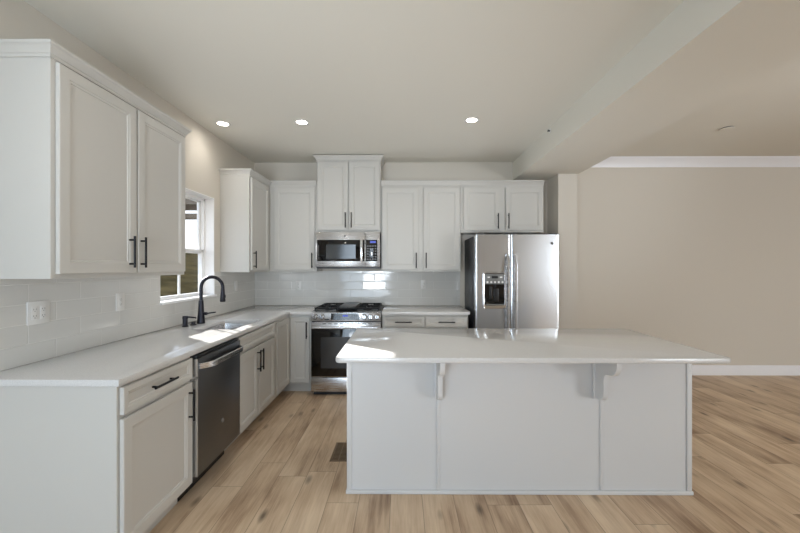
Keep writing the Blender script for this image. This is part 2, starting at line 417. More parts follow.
# patio door, and a rear window added for its light, behind the camera
def opening(name, x0, x1, z0, z1, mull):
    f = MB(); y0, y1 = YN-0.10, YN-0.03
    f.box(x0, x1, y0, y1, z1-0.06, z1).box(x0, x1, y0, y1, z0, z0+0.06)
    for k in range(mull+1):
        x = x0 + (x1-x0)*k/mull; w = 0.06
        f.box(max(x0, x-w/2), min(x1, x+w/2) if k else x0+w, y0, y1, z0, z1)
    o = struct(f.build(name, VINYL, smooth=0))
    MB().box(x0+0.02, x1-0.02, YN-0.068, YN-0.062, z0+0.02, z1-0.02).build('pane', GLASS, o, smooth=0)
YN = -1.5
opening('door_1', -1.75, -0.25, 0.0, 2.4, 2)
YN = -3.6
opening('added_window_2', 5.6, 7.4, 0.7, 2.4, 2)  # unseen window, put in as an opening for the added rear light

# crown moulding and baseboard of the adjoining room
cp = [(0, -0.120), (0.012, -0.120), (0.016, -0.10), (0.03, -0.07), (0.055, -0.035), (0.07, -0.022), (0.078, -0.012), (0.078, 0), (0, 0)]
struct(MB().prism([(YR-u, ZR+v) for u, v in cp], 'X', 2.06, XR).build('trim_1', TRIM, smooth=25), 'white crown moulding')
bp_ = [(0, 0), (0.015, 0), (0.015, 0.105), (0.011, 0.118), (0.005, 0.127), (0, 0.127)]
struct(MB().prism([(YR-u, v) for u, v in bp_], 'X', 2.076, XR).build('baseboard_back', TRIM, smooth=25), 'white baseboard')
struct(MB().prism([(XR-u, v) for u, v in bp_], 'Y', YN, YR-0.016).build('baseboard_right', TRIM, smooth=25))

# tile on the walls above the worktop
T = 0.008
tb = MB().box(XL+T+0.0005, 0.735, YB-T, YB-0.0005, CT+0.001, 1.350)
struct(tb.build('wall_tile_back', TILE_X, smooth=0), 'glossy white tile behind the range')
tl = MB()
tl.box(XL+0.0005, XL+T, 1.30, WY0, CT+0.001, 1.350).box(XL+0.0005, XL+T, WY1, YB-0.001, CT+0.001, 1.350)
tl.box(XL+0.0005, XL+T, WY0, WY1, CT+0.001, WZ0-0.012)
struct(tl.build('wall_tile_left', TILE_Y, smooth=0), 'glossy white tile under the window')

# sink window: white return, stool, frame, two sashes
w = MB()
xo = XL-0.15
w.box(xo, XL+0.002, WY0, WY0+0.008, WZ0, WZ1).box(xo, XL+0.002, WY1-0.008, WY1, WZ0, WZ1).box(xo, XL+0.002, WY0, WY1, WZ1-0.008, WZ1)
w.box(xo, XL+0.028, WY0-0.004, WY1+0.004, WZ0-0.012, WZ0+0.008, 0.003)
WIN = struct(w.build('window_1', VINYL), 'white sash window over the sink')
fx0, fx1 = XL-0.145, XL-0.085
f = MB(); a0, a1, b0, b1 = WY0+0.008, WY1-0.008, WZ0+0.008, WZ1-0.008; fw = 0.028
f.box(fx0, fx1, a0, a0+fw, b0, b1, 0.003).box(fx0, fx1, a1-fw, a1, b0, b1, 0.003).box(fx0, fx1, a0, a1, b1-fw, b1, 0.003).box(fx0, fx1, a0, a1, b0, b0+0.014, 0.003)
f.build('window_frame', VINYL, WIN)
def sash(x0, x1, z0, z1, st, name):
    m = MB(); y0, y1 = a0+fw-0.004, a1-fw+0.004
    m.box(x0, x1, y0, y0+st, z0, z1, 0.003).box(x0, x1, y1-st, y1, z0, z1, 0.003).box(x0, x1, y0, y1, z0, z0+st, 0.003).box(x0, x1, y0, y1, z1-st, z1, 0.003)
    ym = (y0+y1)/2; xm = (x0+x1)/2
    m.box(xm-0.007, xm+0.007, ym-0.010, ym+0.010, z0, z1)
    o = m.build(name, VINYL, WIN)
    MB().box(xm-0.002, xm+0.002, y0+st*0.5, y1-st*0.5, z0+st*0.5, z1-st*0.5).build('pane', GLASS, o, smooth=0)
zm = 1.552
sash(fx0+0.032, fx1-0.004, b0+0.004, zm+0.02, 0.027, 'lower_sash')
sash(fx0+0.004, fx0+0.030, zm-0.02, b1-0.012, 0.030, 'upper_sash')

# ------------------------------------------------------------------ outside the window
def hill():
    t = bmesh.new(); nx, ny = 40, 40; g = []
    for i in range(nx+1):
        row = []
        for j in range(ny+1):
            x = -2.3 - 40*i/nx; y = -6 + 60*j/ny
            d = max(0.0, (-x-3.2))
            z = -0.35 + 0.26*min(d, 16) + 0.16*math.sin(x*0.7+y*0.4) + 0.1*math.sin(y*0.9)
            row.append(t.verts.new((x, y, min(z, 2.6+0.1*math.sin(y*0.6)))))
        g.append(row)
    for i in range(nx):
        for j in range(ny): t.faces.new((g[i][j], g[i+1][j], g[i+1][j+1], g[i][j+1]))
    bmesh.ops.recalc_face_normals(t, faces=t.faces[:])
    m = MB(); m._merge(t)
    return struct(m.build('ground_hill', HILL, smooth=60), 'dry brown grass slope outside')
hill()
pr = thing('porch_roof', 'brown porch roof and beam outside seen through upper sash of the sink window', 'porch roof', (-3.9, 7.2, 0))
MB().box(-1.1, 1.1, -0.75, 0.0, 2.50, 2.70).build('roof_deck', SHINGLE, pr)
MB().box(-1.1, 1.1, -0.62, -0.48, 2.26, 2.36, 0.01).build('beam', SHINGLE, pr)
for px in (-1.0, 1.0): MB().box(px-0.06, px+0.06, -0.62, -0.48, -0.6, 2.52).build('post', SHINGLE, pr)

# ------------------------------------------------------------------ cabinet parts
def rect(x0, x1, z0, z1, i, y): return [(x0+i, y, z0+i), (x1-i, y, z0+i), (x1-i, y, z1-i), (x0+i, y, z1-i)]
def panel_front(x0, x1, z0, z1, st=0.056, th=0.019, y=0.0):
    """five-piece door or drawer front, front face at y-th"""
    F = y-th
    prof = [(0, y), (0, F+0.0025), (0.0025, F), (st-0.004, F), (st, F+0.0035), (st+0.007, F+0.0045), (st+0.011, F+0.0095)]
    return MB().loft([rect(x0, x1, z0, z1, i, yy) for i, yy in prof])
def pull(L=0.182, r=0.0064, stand=0.030, vertical=True, c=(0, 0, 0)):
    """black bar pull, c = middle of the bar's foot on the door face"""
    m = MB(); x, y, z = c
    def P(t, dy): return (x, y-dy, z+t) if vertical else (x+t, y-dy, z)
    m.tube([P(-L/2, stand), P(L/2, stand)], r, 10)
    for t in (-L/2+0.022, L/2-0.022): m.tube([P(t, 0), P(t, stand)], r*0.85, 8)
    return m
TH = 0.019
def add_door(root, x0, x1, z0, z1, hx=None, hz=None, y=0.0, name='door', hv=True, st=0.056):
    d = panel_front(x0, x1, z0, z1, st=st, y=y-0.003).build(name, CAB, root, smooth=20)
    if hx is not None: pull(vertical=hv, c=(hx, y-0.003-TH, hz)).build('handle', BLACK, d, 'black bar pull')
    return d
CROWN = [(0.0, 0.0), (0.007, 0.0), (0.007, 0.014), (0.011, 0.017), (0.016, 0.028), (0.027, 0.043), (0.033, 0.047), (0.035, 0.050), (0.035, 0.062), (0.0, 0.062)]
def crown(root, w_, d_, z, left=True, right=True, k=1.0, kz=1.0):
    loops = []
    for o, h in CROWN:
        o *= k; a = -o if left else 0.0; b = w_+o if right else w_
        loops.append([(a, d_, z+h*kz), (a, -o, z+h*kz), (b, -o, z+h*kz), (b, d_, z+h*kz)])
    return MB().loft(loops, cap0=False).build('crown_moulding', CAB, root, smooth=20)

def wall_cab(label, loc, rz, w_, z0, z1, doors, d_=0.304, left=True, right=True, k=1.0, kz=1.0):
    root = thing('wall_cabinet', label, 'cabinet', (loc[0], loc[1], z0), rz, 'light grey wall cabinets')
    h = z1-z0
    MB().box(0, w_, 0, d_, 0, h, 0.0015, 1).build('body', CAB, root)
    for (x0, x1, a, b, hx, hz) in doors: add_door(root, x0, x1, a-z0, b-z0, hx, None if hz is None else hz-z0)
    crown(root, w_, d_, h-0.002, left, right, k, kz)
    return root
ZU0, ZU1 = 1.345, 2.37
G = 0.001
# nearest, beside the window (front faces +X)
wall_cab('double-door grey wall cabinet between the window and the near end of the counter', (XL+G+0.304, 1.662), 90, 1.028, ZU0, 2.350,
         [(0.022, 0.515, 1.368, 2.336, 0.458, 1.487), (0.531, 1.006, 1.368, 2.336, 0.550, 1.487)])
# corner, past the window
wall_cab('single-door grey wall cabinet on the window wall in the corner', (XL+G+0.304, 3.835), 90, YB-3.835-G, ZU0, 2.355,
         [(0.025, 0.505, 1.368, 2.336, 0.055, 1.478)], left=True, right=False)
# rear wall
YF = YB-G-0.304
wall_cab('single-door grey wall cabinet between the corner and the microwave', (-1.591+0.001, YF), 0, 0.569, ZU0, ZU1,
         [(0.060, 0.545, 1.368, 2.342, 0.517, 1.478)], left=False, right=False)
wall_cab('tall double-door grey cabinet with crown reaching the ceiling, above the microwave', (-1.018, YB-G-0.325), 0, 0.760, 1.815, 2.665,
         [(0.012, 0.374, 1.838, 2.645, 0.345, 1.955), (0.386, 0.748, 1.838, 2.645, 0.415, 1.955)], d_=0.325)
wall_cab('full-height double-door grey cabinet between the microwave and the fridge', (-0.254, YF), 0, 0.952, ZU0, ZU1,
         [(0.014, 0.444, 1.368, 2.342, 0.418, 1.478), (0.508, 0.938, 1.368, 2.342, 0.536, 1.478)], left=False, right=False)
wall_cab('short double-door grey cabinet above the fridge', (0.700, YF), 0, 0.985, 1.812, ZU1,
         [(0.030, 0.462, 1.835, 2.342, 0.434, 1.945), (0.530, 0.975, 1.835, 2.342, 0.558, 1.945)], left=False, right=False)

# base cabinets
ZB = CT-CTH-0.001
def base_body(root, w_, d_, toe=0.075, side_toe=False):
    MB().box(0, w_, 0, d_, 0.105, ZB, 0.0015, 1).build('body', CAB, root)
    MB().box(0.0, w_, toe, toe+0.016, 0, 0.105).build('toe_kick', CAB, root)
BXF = XL+G+0.636           # front plane of the side run (world X)
DB = 0.636
def base_cab(label, loc, rz, w_, d_):
    return thing('base_cabinet', label, 'cabinet', (loc[0], loc[1], 0), rz, 'light grey base cabinets')
b1 = base_cab('grey base cabinet with one drawer over one door at the near end of the counter', (BXF, 1.622), 90, 0.565, DB)
base_body(b1, 0.565, DB)
MB().box(0.0, 0.018, 0.0, DB, 0.0, 0.106).build('end_panel', CAB, b1)
add_door(b1, 0.014, 0.553, 0.742, 0.864, 0.272, 0.806, name='drawer', hv=False, st=0.030)
add_door(b1, 0.014, 0.553, 0.128, 0.722, 0.516, 0.600)
b2 = base_cab('grey sink base cabinet with two doors below a false drawer front', (BXF, 2.767), 90, 0.850, DB)
# open-topped box so that the sink bowl has room
m = MB(); m.box(0, 0.018, 0, DB, 0.105, ZB).box(0.832, 0.850, 0, DB, 0.105, ZB).box(0.018, 0.832, 0, 0.019, 0.105, ZB).box(0.018, 0.832, DB-0.012, DB, 0.105, ZB).box(0.018, 0.832, 0.019, DB-0.012, 0.105, 0.122)
m.build('body', CAB, b2); MB().box(0, 0.850, 0.095, 0.111, 0, 0.105).build('toe_kick', CAB, b2)
add_door(b2, 0.012, 0.818, 0.742, 0.864, name='drawer_front', st=0.030)
add_door(b2, 0.012, 0.411, 0.128, 0.722, 0.382, 0.600)
add_door(b2, 0.419, 0.818, 0.128, 0.722, 0.448, 0.600)
# L-shaped corner cabinet with the folding door
CF = YB-G-0.636            # front plane of the rear run (world Y)
b3 = thing('base_cabinet', 'grey L-shaped corner base cabinet with folding door beside the range', 'cabinet', (XL+G, 3.618, 0), 0, 'light grey base cabinets')
lx = BXF-(XL+G); ly = CF-3.618; rx = -1.004-(XL+G); dy = YB-G-3.618
poly = [(0, 0), (lx, 0), (lx, ly), (rx, ly), (rx, dy), (0, dy)]
MB().prism(poly, 'Z', 0.105, ZB, 0.001).build('body', CAB, b3)
tk = [(lx-0.111, 0), (lx-0.095, 0), (lx-0.095, ly+0.075), (rx, ly+0.075), (rx, ly+0.091), (lx-0.111, ly+0.091)]
MB().prism(tk, 'Z', 0, 0.105).build('toe_kick', CAB, b3)
dl = panel_front(0.045, ly-0.022, 0.128, 0.845, y=-0.001).build('door', CAB, b3, smooth=20); dl.location = (lx, 0, 0); dl.rotation_euler = (0, 0, R(90))
dr = add_door(b3, lx+0.024, rx-0.022, 0.128, 0.845, rx-0.048, 0.705, y=ly, st=0.045)
b4 = base_cab('grey base cabinet with two drawers side by side between range and fridge', (-0.228, CF), 0, 0.955, 0.636)
base_body(b4, 0.955, 0.636)
for x0, x1 in ((0.014, 0.468), (0.487, 0.941)):
    add_door(b4, x0, x1, 0.742, 0.850, (x0+x1)/2, 0.796, name='drawer', hv=False, st=0.028)
for x0, x1, hx in ((0.014, 0.468, 0.440), (0.487, 0.941, 0.515)): add_door(b4, x0, x1, 0.128, 0.722, hx, 0.600)

# ------------------------------------------------------------------ worktops
CXF = -1.232; CYF = 4.048
SX0, SX1, SY0, SY1 = -1.655, -1.325, 2.905, 3.425         # sink cut-out
xs = [XL+0.001, SX0, SX1, CXF, -0.998]; ys = [1.600, SY0, SY1, CYF, YB-0.001]
mask = [[1, 1, 1, 0], [1, 0, 1, 0], [1, 1, 1, 0], [1, 1, 1, 1]]
def rc(x, y):
    if x is None: return 0.018
    return (SX0-0.01 < x < SX1+0.01 and SY0-0.01 < y < SY1+0.01)
wt = MB().cells(xs, ys, mask, CT-CTH, CT, 0.005, rc).build('worktop', QUARTZ, smooth=30)
tag(wt, 'long L-shaped white quartz worktop holding the sink', 'worktop')
wt2 = MB().box(-0.226, 0.742, CYF, YB-0.001, CT-CTH, CT, 0.005).build('worktop', QUARTZ)
tag(wt2, 'short white quartz worktop between the range and the fridge', 'worktop')

# ------------------------------------------------------------------ sink
sk = thing('sink', 'rectangular stainless undermount sink below the window', 'sink', ((SX0+SX1)/2, (SY0+SY1)/2, CT-CTH-0.215))
def rrect(hx, hy, r, z, n=5):
    pts = []
    for cx, cy, a0_ in ((hx-r, hy-r, 0), (-hx+r, hy-r, 90), (-hx+r, -hy+r, 180), (hx-r, -hy+r, 270)):
        for k in range(n+1):
            a = R(a0_+90*k/n); pts.append((cx+r*math.cos(a), cy+r*math.sin(a), z))
    return pts
hx, hy = (SX1-SX0)/2, (SY1-SY0)/2
H = 0.214
MB().loft([rrect(hx+0.02, hy+0.02, 0.03, H), rrect(hx+0.003, hy+0.003, 0.022, H), rrect(hx, hy, 0.025, H-0.02), rrect(hx-0.006, hy-0.006, 0.035, 0.03), rrect(hx-0.03, hy-0.03, 0.04, 0.008), rrect(0.03, 0.03, 0.02, 0.003)], cap0=False).build('bowl', STEEL, sk)
MB().lathe([(0.0, 0.004), (0.045, 0.004), (0.045, 0.007), (0.036, 0.008), (0.030, 0.005), (0.0, 0.005)], (0, 0, 0)).build('drain', STEELB, sk)

# ------------------------------------------------------------------ faucet and deck fittings
fa = thing('faucet', 'tall matte black gooseneck pull-down faucet behind the sink', 'faucet', (-1.752, 3.21, CT))
MB().lathe([(0.0, 0.0), (0.033, 0.0), (0.034, 0.004), (0.0325, 0.012), (0.029, 0.05), (0.024, 0.12), (0.0205, 0.18), (0.019, 0.20), (0.0, 0.20)], (0, 0, 0)).build('body', FAUC, fa)
path = [(0, 0, 0.19), (0, 0, 0.25), (0, 0, 0.308)]
for k in range(1, 19):
    a = math.pi*k/18*1.03; path.append((0.095-0.095*math.cos(a), 0, 0.308+0.095*math.sin(a)))
MB().tube(path, 0.0145, 14).build('gooseneck', FAUC, fa)
e = Vector(path[-1]); d = (Vector(path[-1])-Vector(path[-2])).normalized()
MB().tube([e-d*0.005, e+d*0.02, e+d*0.06, e+d*0.105, e+d*0.112], [0.0155, 0.017, 0.020, 0.0235, 0.020], 18).tube([e+d*0.05+Vector((0.02, 0, 0)), e+d*0.075+Vector((0.022, 0, 0))], 0.005, 8).build('spray_head', FAUC, fa)
lv = MB().cyl((0.018, 0, 0.085), (0.052, 0, 0.085), 0.014, 0.013, 14).tube([(0.045, 0, 0.085), (0.060, 0, 0.087), (0.125, 0, 0.097), (0.130, 0, 0.098)], [0.007, 0.0065, 0.0055, 0.003], 10)
lv.build('lever', FAUC, fa)
sd = thing('soap_dispenser', 'matte black soap pump standing beside the faucet base', 'soap dispenser', (-1.785, 3.030, CT))
MB().lathe([(0, 0), (0.024, 0), (0.025, 0.004), (0.022, 0.008), (0.0195, 0.012), (0.0195, 0.060), (0.021, 0.062), (0.021, 0.083), (0.018, 0.087), (0, 0.087)], (0, 0, 0)).build('body', FAUC, sd)
MB().tube([(0, 0, 0.078), (0.02, 0, 0.079), (0.085, 0, 0.074), (0.092, 0, 0.068)], [0.008, 0.007, 0.006, 0.005], 10).build('spout', FAUC, sd)
ab = MB().lathe([(0, 0), (0.026, 0), (0.027, 0.004), (0.024, 0.008), (0.017, 0.010), (0.017, 0.026), (0.014, 0.029), (0, 0.029)], (-1.765, 3.115, CT)).build('disposal_button', FAUC)
tag(ab, 'low round black disposal button between soap pump and faucet', 'button')

# ------------------------------------------------------------------ dishwasher
def badge(root, c, r, m, axis_m):
    """round maker's badge: ring, disc and two looped letters"""
    b = MB(); b.tube([Vector((r*math.cos(2*math.pi*k/24), r*math.sin(2*math.pi*k/24), 0.0008)) for k in range(25)], r*0.09, 6)
    b.text('GE', r*1.15, Matrix.Translation((0, 0, 0.0008)), 0.0005)
    M = Matrix.Translation(c) @ axis_m
    o = b.build('badge', m, root, matrix=M)
    MB().lathe([(0, 0), (r, 0), (r, 0.0006), (0, 0.0006)], (0, 0, 0)).build('badge_disc', GREYP, o, matrix=M)
    return o
FRONT = Matrix.Rotation(R(90), 4, 'X')      # local +z of the badge looks along -y
dw = thing('dishwasher', 'dark slate dishwasher with curved steel bar handle between two grey base cabinets', 'dishwasher', (BXF, 2.1905, 0), 90)
DWW = 0.574
MB().box(0.008, DWW-0.008, 0.02, 0.58, 0.10, ZB-0.004).build('tub', STEELD, dw)
MB().box(0.003, DWW-0.003, -0.044, 0.018, 0.150, 0.853, 0.004).build('door', SLATE, dw)
MB().box(0.003, DWW-0.003, -0.036, 0.018, 0.855, ZB-0.006, 0.003).build('control_strip', BLACKP, dw)
for xa in (0.0, DWW-0.0028): MB().box(xa, xa+0.0028, -0.043, 0.019, 0.151, 0.852).build('edge_trim', STEELB, dw)
hp = []
for k in range(21):
    t = k/20; hp.append((0.012+(DWW-0.024)*t, -0.046-0.052*min(1, math.sin(math.pi*t)*2.6), 0.806))
hb = MB()
loops = []
for i, p in enumerate(hp):
    loops.append([(p[0], p[1]-0.007, p[2]-0.015), (p[0], p[1]+0.004, p[2]-0.017), (p[0], p[1]+0.004, p[2]+0.017), (p[0], p[1]-0.007, p[2]+0.015)])
hb.loft(loops).build('handle', STEEL, dw, 'curved steel bar handle')
badge(dw, (DWW*0.53, -0.0445, 0.365), 0.014, STEELB, FRONT)
MB().box(0.004, DWW-0.004, 0.075, 0.10, 0.002, 0.148).build('toe_panel', BLACKP, dw)

# ------------------------------------------------------------------ range
RX0, RW = -0.996, 0.762
RYF = 4.045                 # front of the body
rg = thing('gas_range', 'stainless slide-in gas range with black oven door and front knobs', 'range', (RX0, RYF, 0))
RD = YB-0.012-RYF
MB().box(0.002, RW-0.002, 0.01, RD, 0.025, 0.898).build('body', STEELD, rg)
ct = MB().box(-0.000, RW, 0.02, RD, 0.898, 0.916, 0.004); ct.build('cooktop', BLACKP, rg)
cpn = MB().prism([(0.03, 0.918), (-0.028, 0.905), (-0.034, 0.812), (0.03, 0.812)], 'X', 0.0, RW, 0.003).build('control_panel', STEEL, rg)
dsp = MB().prism([(-0.0285, 0.896), (-0.0305, 0.897), (-0.0358, 0.826), (-0.033, 0.825)], 'X', 0.222, 0.532).build('display', GLASSB, cpn)
MB().box(0.350, 0.405, -0.0355, -0.032, 0.862, 0.880).build('clock', BLUE, dsp)
for x in (0.240, 0.425):
    kb = MB()
    for i in range(5):
        for j in range(3): kb.box(x+i*0.019, x+i*0.019+0.011, -0.0365, -0.033, 0.834+j*0.019, 0.842+j*0.019)
    kb.build('keypad', KEYS, dsp)
MB().box(0.150, 0.200, -0.0345, -0.030, 0.825, 0.836).build('badge_plate', BLACKP, cpn)
for x in (0.045, 0.122, 0.583, 0.652, 0.722):
    kn = MB().lathe([(0, 0.0), (0.027, 0.0), (0.028, -0.006), (0.022, -0.010), (0.021, -0.030), (0.019, -0.034), (0, -0.034)], (x, -0.032, 0.860), 'Y', 20).build('knob', STEELB, rg)
    MB().lathe([(0.0285, 0.001), (0.0315, 0.001), (0.0315, -0.003), (0.0285, -0.003)], (x, -0.032, 0.860), 'Y', 20).box(x-0.003, x+0.003, -0.0665, -0.060, 0.842, 0.878).build('knob_ring', BLACKP, kn)
od = MB().box(0.003, RW-0.003, -0.032, 0.008, 0.205, 0.800, 0.004).build('oven_door', STEEL, rg)
MB().box(0.008, RW-0.008, -0.0345, -0.031, 0.212, 0.728, 0.001).build('door_glass', GLASSB, od)
MB().box(0.110, RW-0.110, -0.0352, -0.0342, 0.300, 0.640, 0.0).build('oven_window', SCREEN, od)
for k in range(9):
    x = 0.13+k*0.062; MB().box(x, x+0.04, -0.0335, -0.030, 0.779, 0.787).build('vent_slot', BLACKP, od)
oh = MB().tube([(0.035, -0.075, 0.748), (RW-0.035, -0.075, 0.748)], 0.0125, 14)
for x in (0.07, RW-0.07): oh.tube([(x, -0.031, 0.748), (x, -0.075, 0.748)], 0.009, 10)
oh.build('handle', STEEL, od)
badge(od, (0.405, -0.0350, 0.235), 0.011, STEELB, FRONT)
MB().box(0.003, RW-0.003, -0.030, 0.008, 0.045, 0.198, 0.004).build('drawer', STEEL, rg)
MB().box(0.02, RW-0.02, 0.02, 0.05, 0.0, 0.045).build('toe_panel', BLACKP, rg)
# burners and grates
for bx, by, br in ((0.16, 0.17, 0.045), (0.16, 0.47, 0.035), (0.60, 0.17, 0.05), (0.60, 0.47, 0.035)):
    MB().lathe([(0, 0), (br, 0), (br*0.95, 0.012), (br*0.7, 0.014), (br*0.7, 0.020), (0, 0.021)], (bx, by, 0.916)).build('burner', IRON, rg)
def grate(x0, x1):
    g = MB(); y0, y1 = 0.045, RD-0.05; z = 0.948; t = 0.010
    for x in (x0, x1-t): g.box(x, x+t, y0, y1, z-t*1.4, z, 0.002)
    for y in (y0, y1-t, (y0+y1)/2-t/2): g.box(x0, x1, y, y+t, z-t*1.4, z, 0.002)
    for y in (y0+(y1-y0)*0.25, y0+(y1-y0)*0.75):
        g.box(x0, x0+(x1-x0)*0.38, y-t/2, y+t/2, z-t*1.2, z, 0.002).box(x1-(x1-x0)*0.38, x1, y-t/2, y+t/2, z-t*1.2, z, 0.002)
    xm = (x0+x1)/2
    g.box(xm-t/2, xm+t/2, y0, y0+0.09, z-t*1.2, z, 0.002).box(xm-t/2, xm+t/2, y1-0.09, y1, z-t*1.2, z, 0.002).box(xm-t/2, xm+t/2, (y0+y1)/2-0.07, (y0+y1)/2+0.07, z-t*1.2, z, 0.002)
    for x in (x0, x1-t):
        for y in (y0, y1-t): g.box(x, x+t, y, y+t, 0.915, z-t)
    return g
grate(0.025, 0.275).build('grate', IRON, rg); grate(0.487, 0.737).build('grate', IRON, rg)
cg = grate(0.281, 0.481).build('grate', IRON, rg)
MB().box(0.290, 0.472, 0.075, RD-0.09, 0.9485, 0.960, 0.004).build('griddle', GRID, rg, 'grey griddle plate')

# ------------------------------------------------------------------ microwave
MX0, MW, MZ0, MZ1, MYF = -1.015, 0.754, 1.392, 1.810, 4.318
mw = thing('microwave', 'stainless over-the-range microwave with black window above the range', 'microwave', (MX0, MYF, MZ0))
MH = MZ1-MZ0
MB().box(0.004, MW-0.004, 0.022, YB-T-0.001-MYF, 0, MH, 0.003).build('body', STEELD, mw)
md = MB().box(0.0, 0.578, 0.0, 0.02, 0.012, MH-0.002, 0.003).build('door', STEEL, mw)
MB().box(0.018, 0.572, -0.0025, 0.003, 0.075, 0.325, 0.001).build('door_glass', GLASSB, md)
MB().box(0.125, 0.470, -0.0032, -0.002, 0.105, 0.270).build('window_screen', SCREEN, md)
MB().box(0.525, 0.556, -0.036, -0.026, 0.070, 0.330, 0.004).box(0.530, 0.550, -0.028, 0.0, 0.075, 0.100, 0.003).box(0.530, 0.550, -0.028, 0.0, 0.300, 0.325, 0.003).build('handle', STEELB, md)
badge(md, (0.345, -0.0005, 0.370), 0.011, GREYP, FRONT)
pc = MB().box(0.581, MW, 0.0, 0.02, 0.012, MH-0.002, 0.003).build('control_panel', STEEL, mw)
kp = MB().box(0.590, MW-0.030, -0.0025, 0.003, 0.075, 0.325, 0.001).build('keypad', GLASSB, pc)
MB().box(0.640, 0.705, -0.0035, -0.002, 0.288, 0.312).build('display', BLUE, kp)
kk = MB()
for i in range(4):
    for j in range(6): kk.box(0.602+i*0.030, 0.622+i*0.030, -0.0034, -0.002, 0.090+j*0.031, 0.106+j*0.031)
kk.build('keys', KEYS, kp)
MB().box(0.01, MW-0.01, 0.03, 0.30, -0.012, 0.001).build('bottom_vent', BLACKP, mw)

# ------------------------------------------------------------------ refrigerator
FX0, FX1, FYF, FH = 0.786, 1.692, 3.985, 1.752
FW = FX1-FX0
fr = thing('refrigerator', 'stainless side-by-side refrigerator with ice and water dispenser', 'refrigerator', (FX0, FYF, 0))
MB().box(0.004, FW-0.004, 0.085, YB-0.03-FYF, 0.03, FH-0.012, 0.004).build('body', STEELD, fr)
MB().box(0.01, FW-0.01, 0.06, 0.09, 0.0, 0.075).build('base_grille', BLACKP, fr)
SPL = 0.380
def fdoor(x0, x1, z0, z1):
    # slightly crowned front
    m = MB(); loops = []; n_ = 60
    for z, ins in ((z0, 0.004), (z0+0.004, 0.0), (z1-0.004, 0.0), (z1, 0.004)):
        L = []
        for k in range(n_+1):
            t = k/n_; e = min(t, 1-t)*(x1-x0); L.append((x0+(x1-x0)*t, ins+0.006*(1-min(1, (e/0.02)))**2, z))
        L += [(x1, 0.078, z), (x0, 0.078, z)]
        loops.append(L)
    return m.loft(loops)
# freezer door, with a hole for the dispenser: built in four pieces around it
DX0, DX1, DZ0, DZ1 = 0.095, 0.312, 0.985, 1.335
fl = fdoor(0, SPL-0.003, 0.08, FH).build('freezer_door', STEELV, fr, smooth=40)
frd = fdoor(SPL+0.003, FW, 0.08, FH).build('fridge_door', STEELV, fr, smooth=40)
for par, x in ((fl, SPL-0.040), (frd, SPL+0.040)):
    L = []
    hz0, hz1 = 0.42, 1.545
    for k in range(25):
        t = k/24; z = hz0+(hz1-hz0)*t; yy = -0.012-0.045*min(1.0, min(t, 1-t)*9)**0.7
        L.append([(x-0.016, yy, z), (x-0.010, yy-0.012, z), (x+0.010, yy-0.012, z), (x+0.016, yy, z), (x+0.012, yy+0.010, z), (x-0.012, yy+0.010, z)])
    hm = MB().loft(L)
    hm.box(x-0.014, x+0.014, -0.03, 0.002, hz0, hz0+0.03, 0.004).box(x-0.014, x+0.014, -0.03, 0.002, hz1-0.03, hz1, 0.004)
    hm.build('handle', STEEL, par, 'upright steel bar handle')
def rr2(x0, x1, z0, z1, r, y, n=5):
    pts = []
    for cx, cz, a0_ in ((x1-r, z1-r, 0), (x0+r, z1-r, 90), (x0+r, z0+r, 180), (x1-r, z0+r, 270)):
        for k in range(n+1):
            a = R(a0_+90*k/n); pts.append((cx+r*math.cos(a), y, cz+r*math.sin(a)))
    return pts
dp = MB().loft([rr2(DX0-0.014, DX1+0.014, DZ0-0.030, DZ1+0.014, 0.03, 0.0), rr2(DX0-0.014, DX1+0.014, DZ0-0.030, DZ1+0.014, 0.03, -0.010), rr2(DX0-0.010, DX1+0.010, DZ0-0.024, DZ1+0.010, 0.028, -0.014), rr2(DX0, DX1, DZ0, DZ1, 0.02, -0.012), rr2(DX0, DX1, DZ0, DZ1, 0.02, -0.0065)]).build('dispenser', STEELB, fl)
MB().loft([rr2(DX0+0.001, DX1-0.001, DZ0+0.001, DZ1-0.001, 0.018, -0.005), rr2(DX0+0.001, DX1-0.001, DZ0+0.001, DZ1-0.001, 0.018, -0.0085)]).build('recess', GLASSB, dp)
MB().box(DX0+0.004, DX1-0.004, -0.022, -0.008, 1.215, DZ1-0.006, 0.006).build('control_panel', GREYP, dp)
for k in range(5): MB().lathe([(0, 0), (0.011, 0), (0.011, -0.003), (0, -0.004)], (DX0+0.030+k*0.040, -0.022, 1.238), 'Y', 12).build('button', WHITEP, dp)
for xa in (DX0+0.03, DX1-0.055): MB().box(xa, xa+0.025, -0.024, -0.021, 1.285, 1.297).build('indicator', WHITEP, dp)
MB().box(DX0+0.075, DX1-0.075, -0.0235, -0.021, 1.278, 1.303).build('display', BLACKP, dp)
MB().lathe([(0, 0), (0.016, 0), (0.012, -0.035), (0, -0.036)], ((DX0+DX1)/2, -0.022, 1.216)).box((DX0+DX1)/2-0.055, (DX0+DX1)/2-0.028, -0.016, -0.008, 1.06, 1.19, 0.004).box((DX0+DX1)/2-0.010, (DX0+DX1)/2+0.045, -0.014, -0.008, 1.03, 1.17, 0.004).build('paddle', BLACKP, dp)
MB().box(DX0+0.01, DX1-0.01, -0.026, -0.008, DZ0+0.004, DZ0+0.018, 0.004).build('drip_tray', GREYP, dp)
badge(frd, (FW-0.085, -0.0015, 1.655), 0.014, BLACKP, FRONT)
for xa, xb in ((0.02, 0.10), (FW-0.10, FW-0.02), (SPL-0.06, SPL+0.06)): MB().box(xa, xb, 0.015, 0.13, FH-0.002, FH+0.012, 0.004).build('hinge_cover', STEELD, fr)

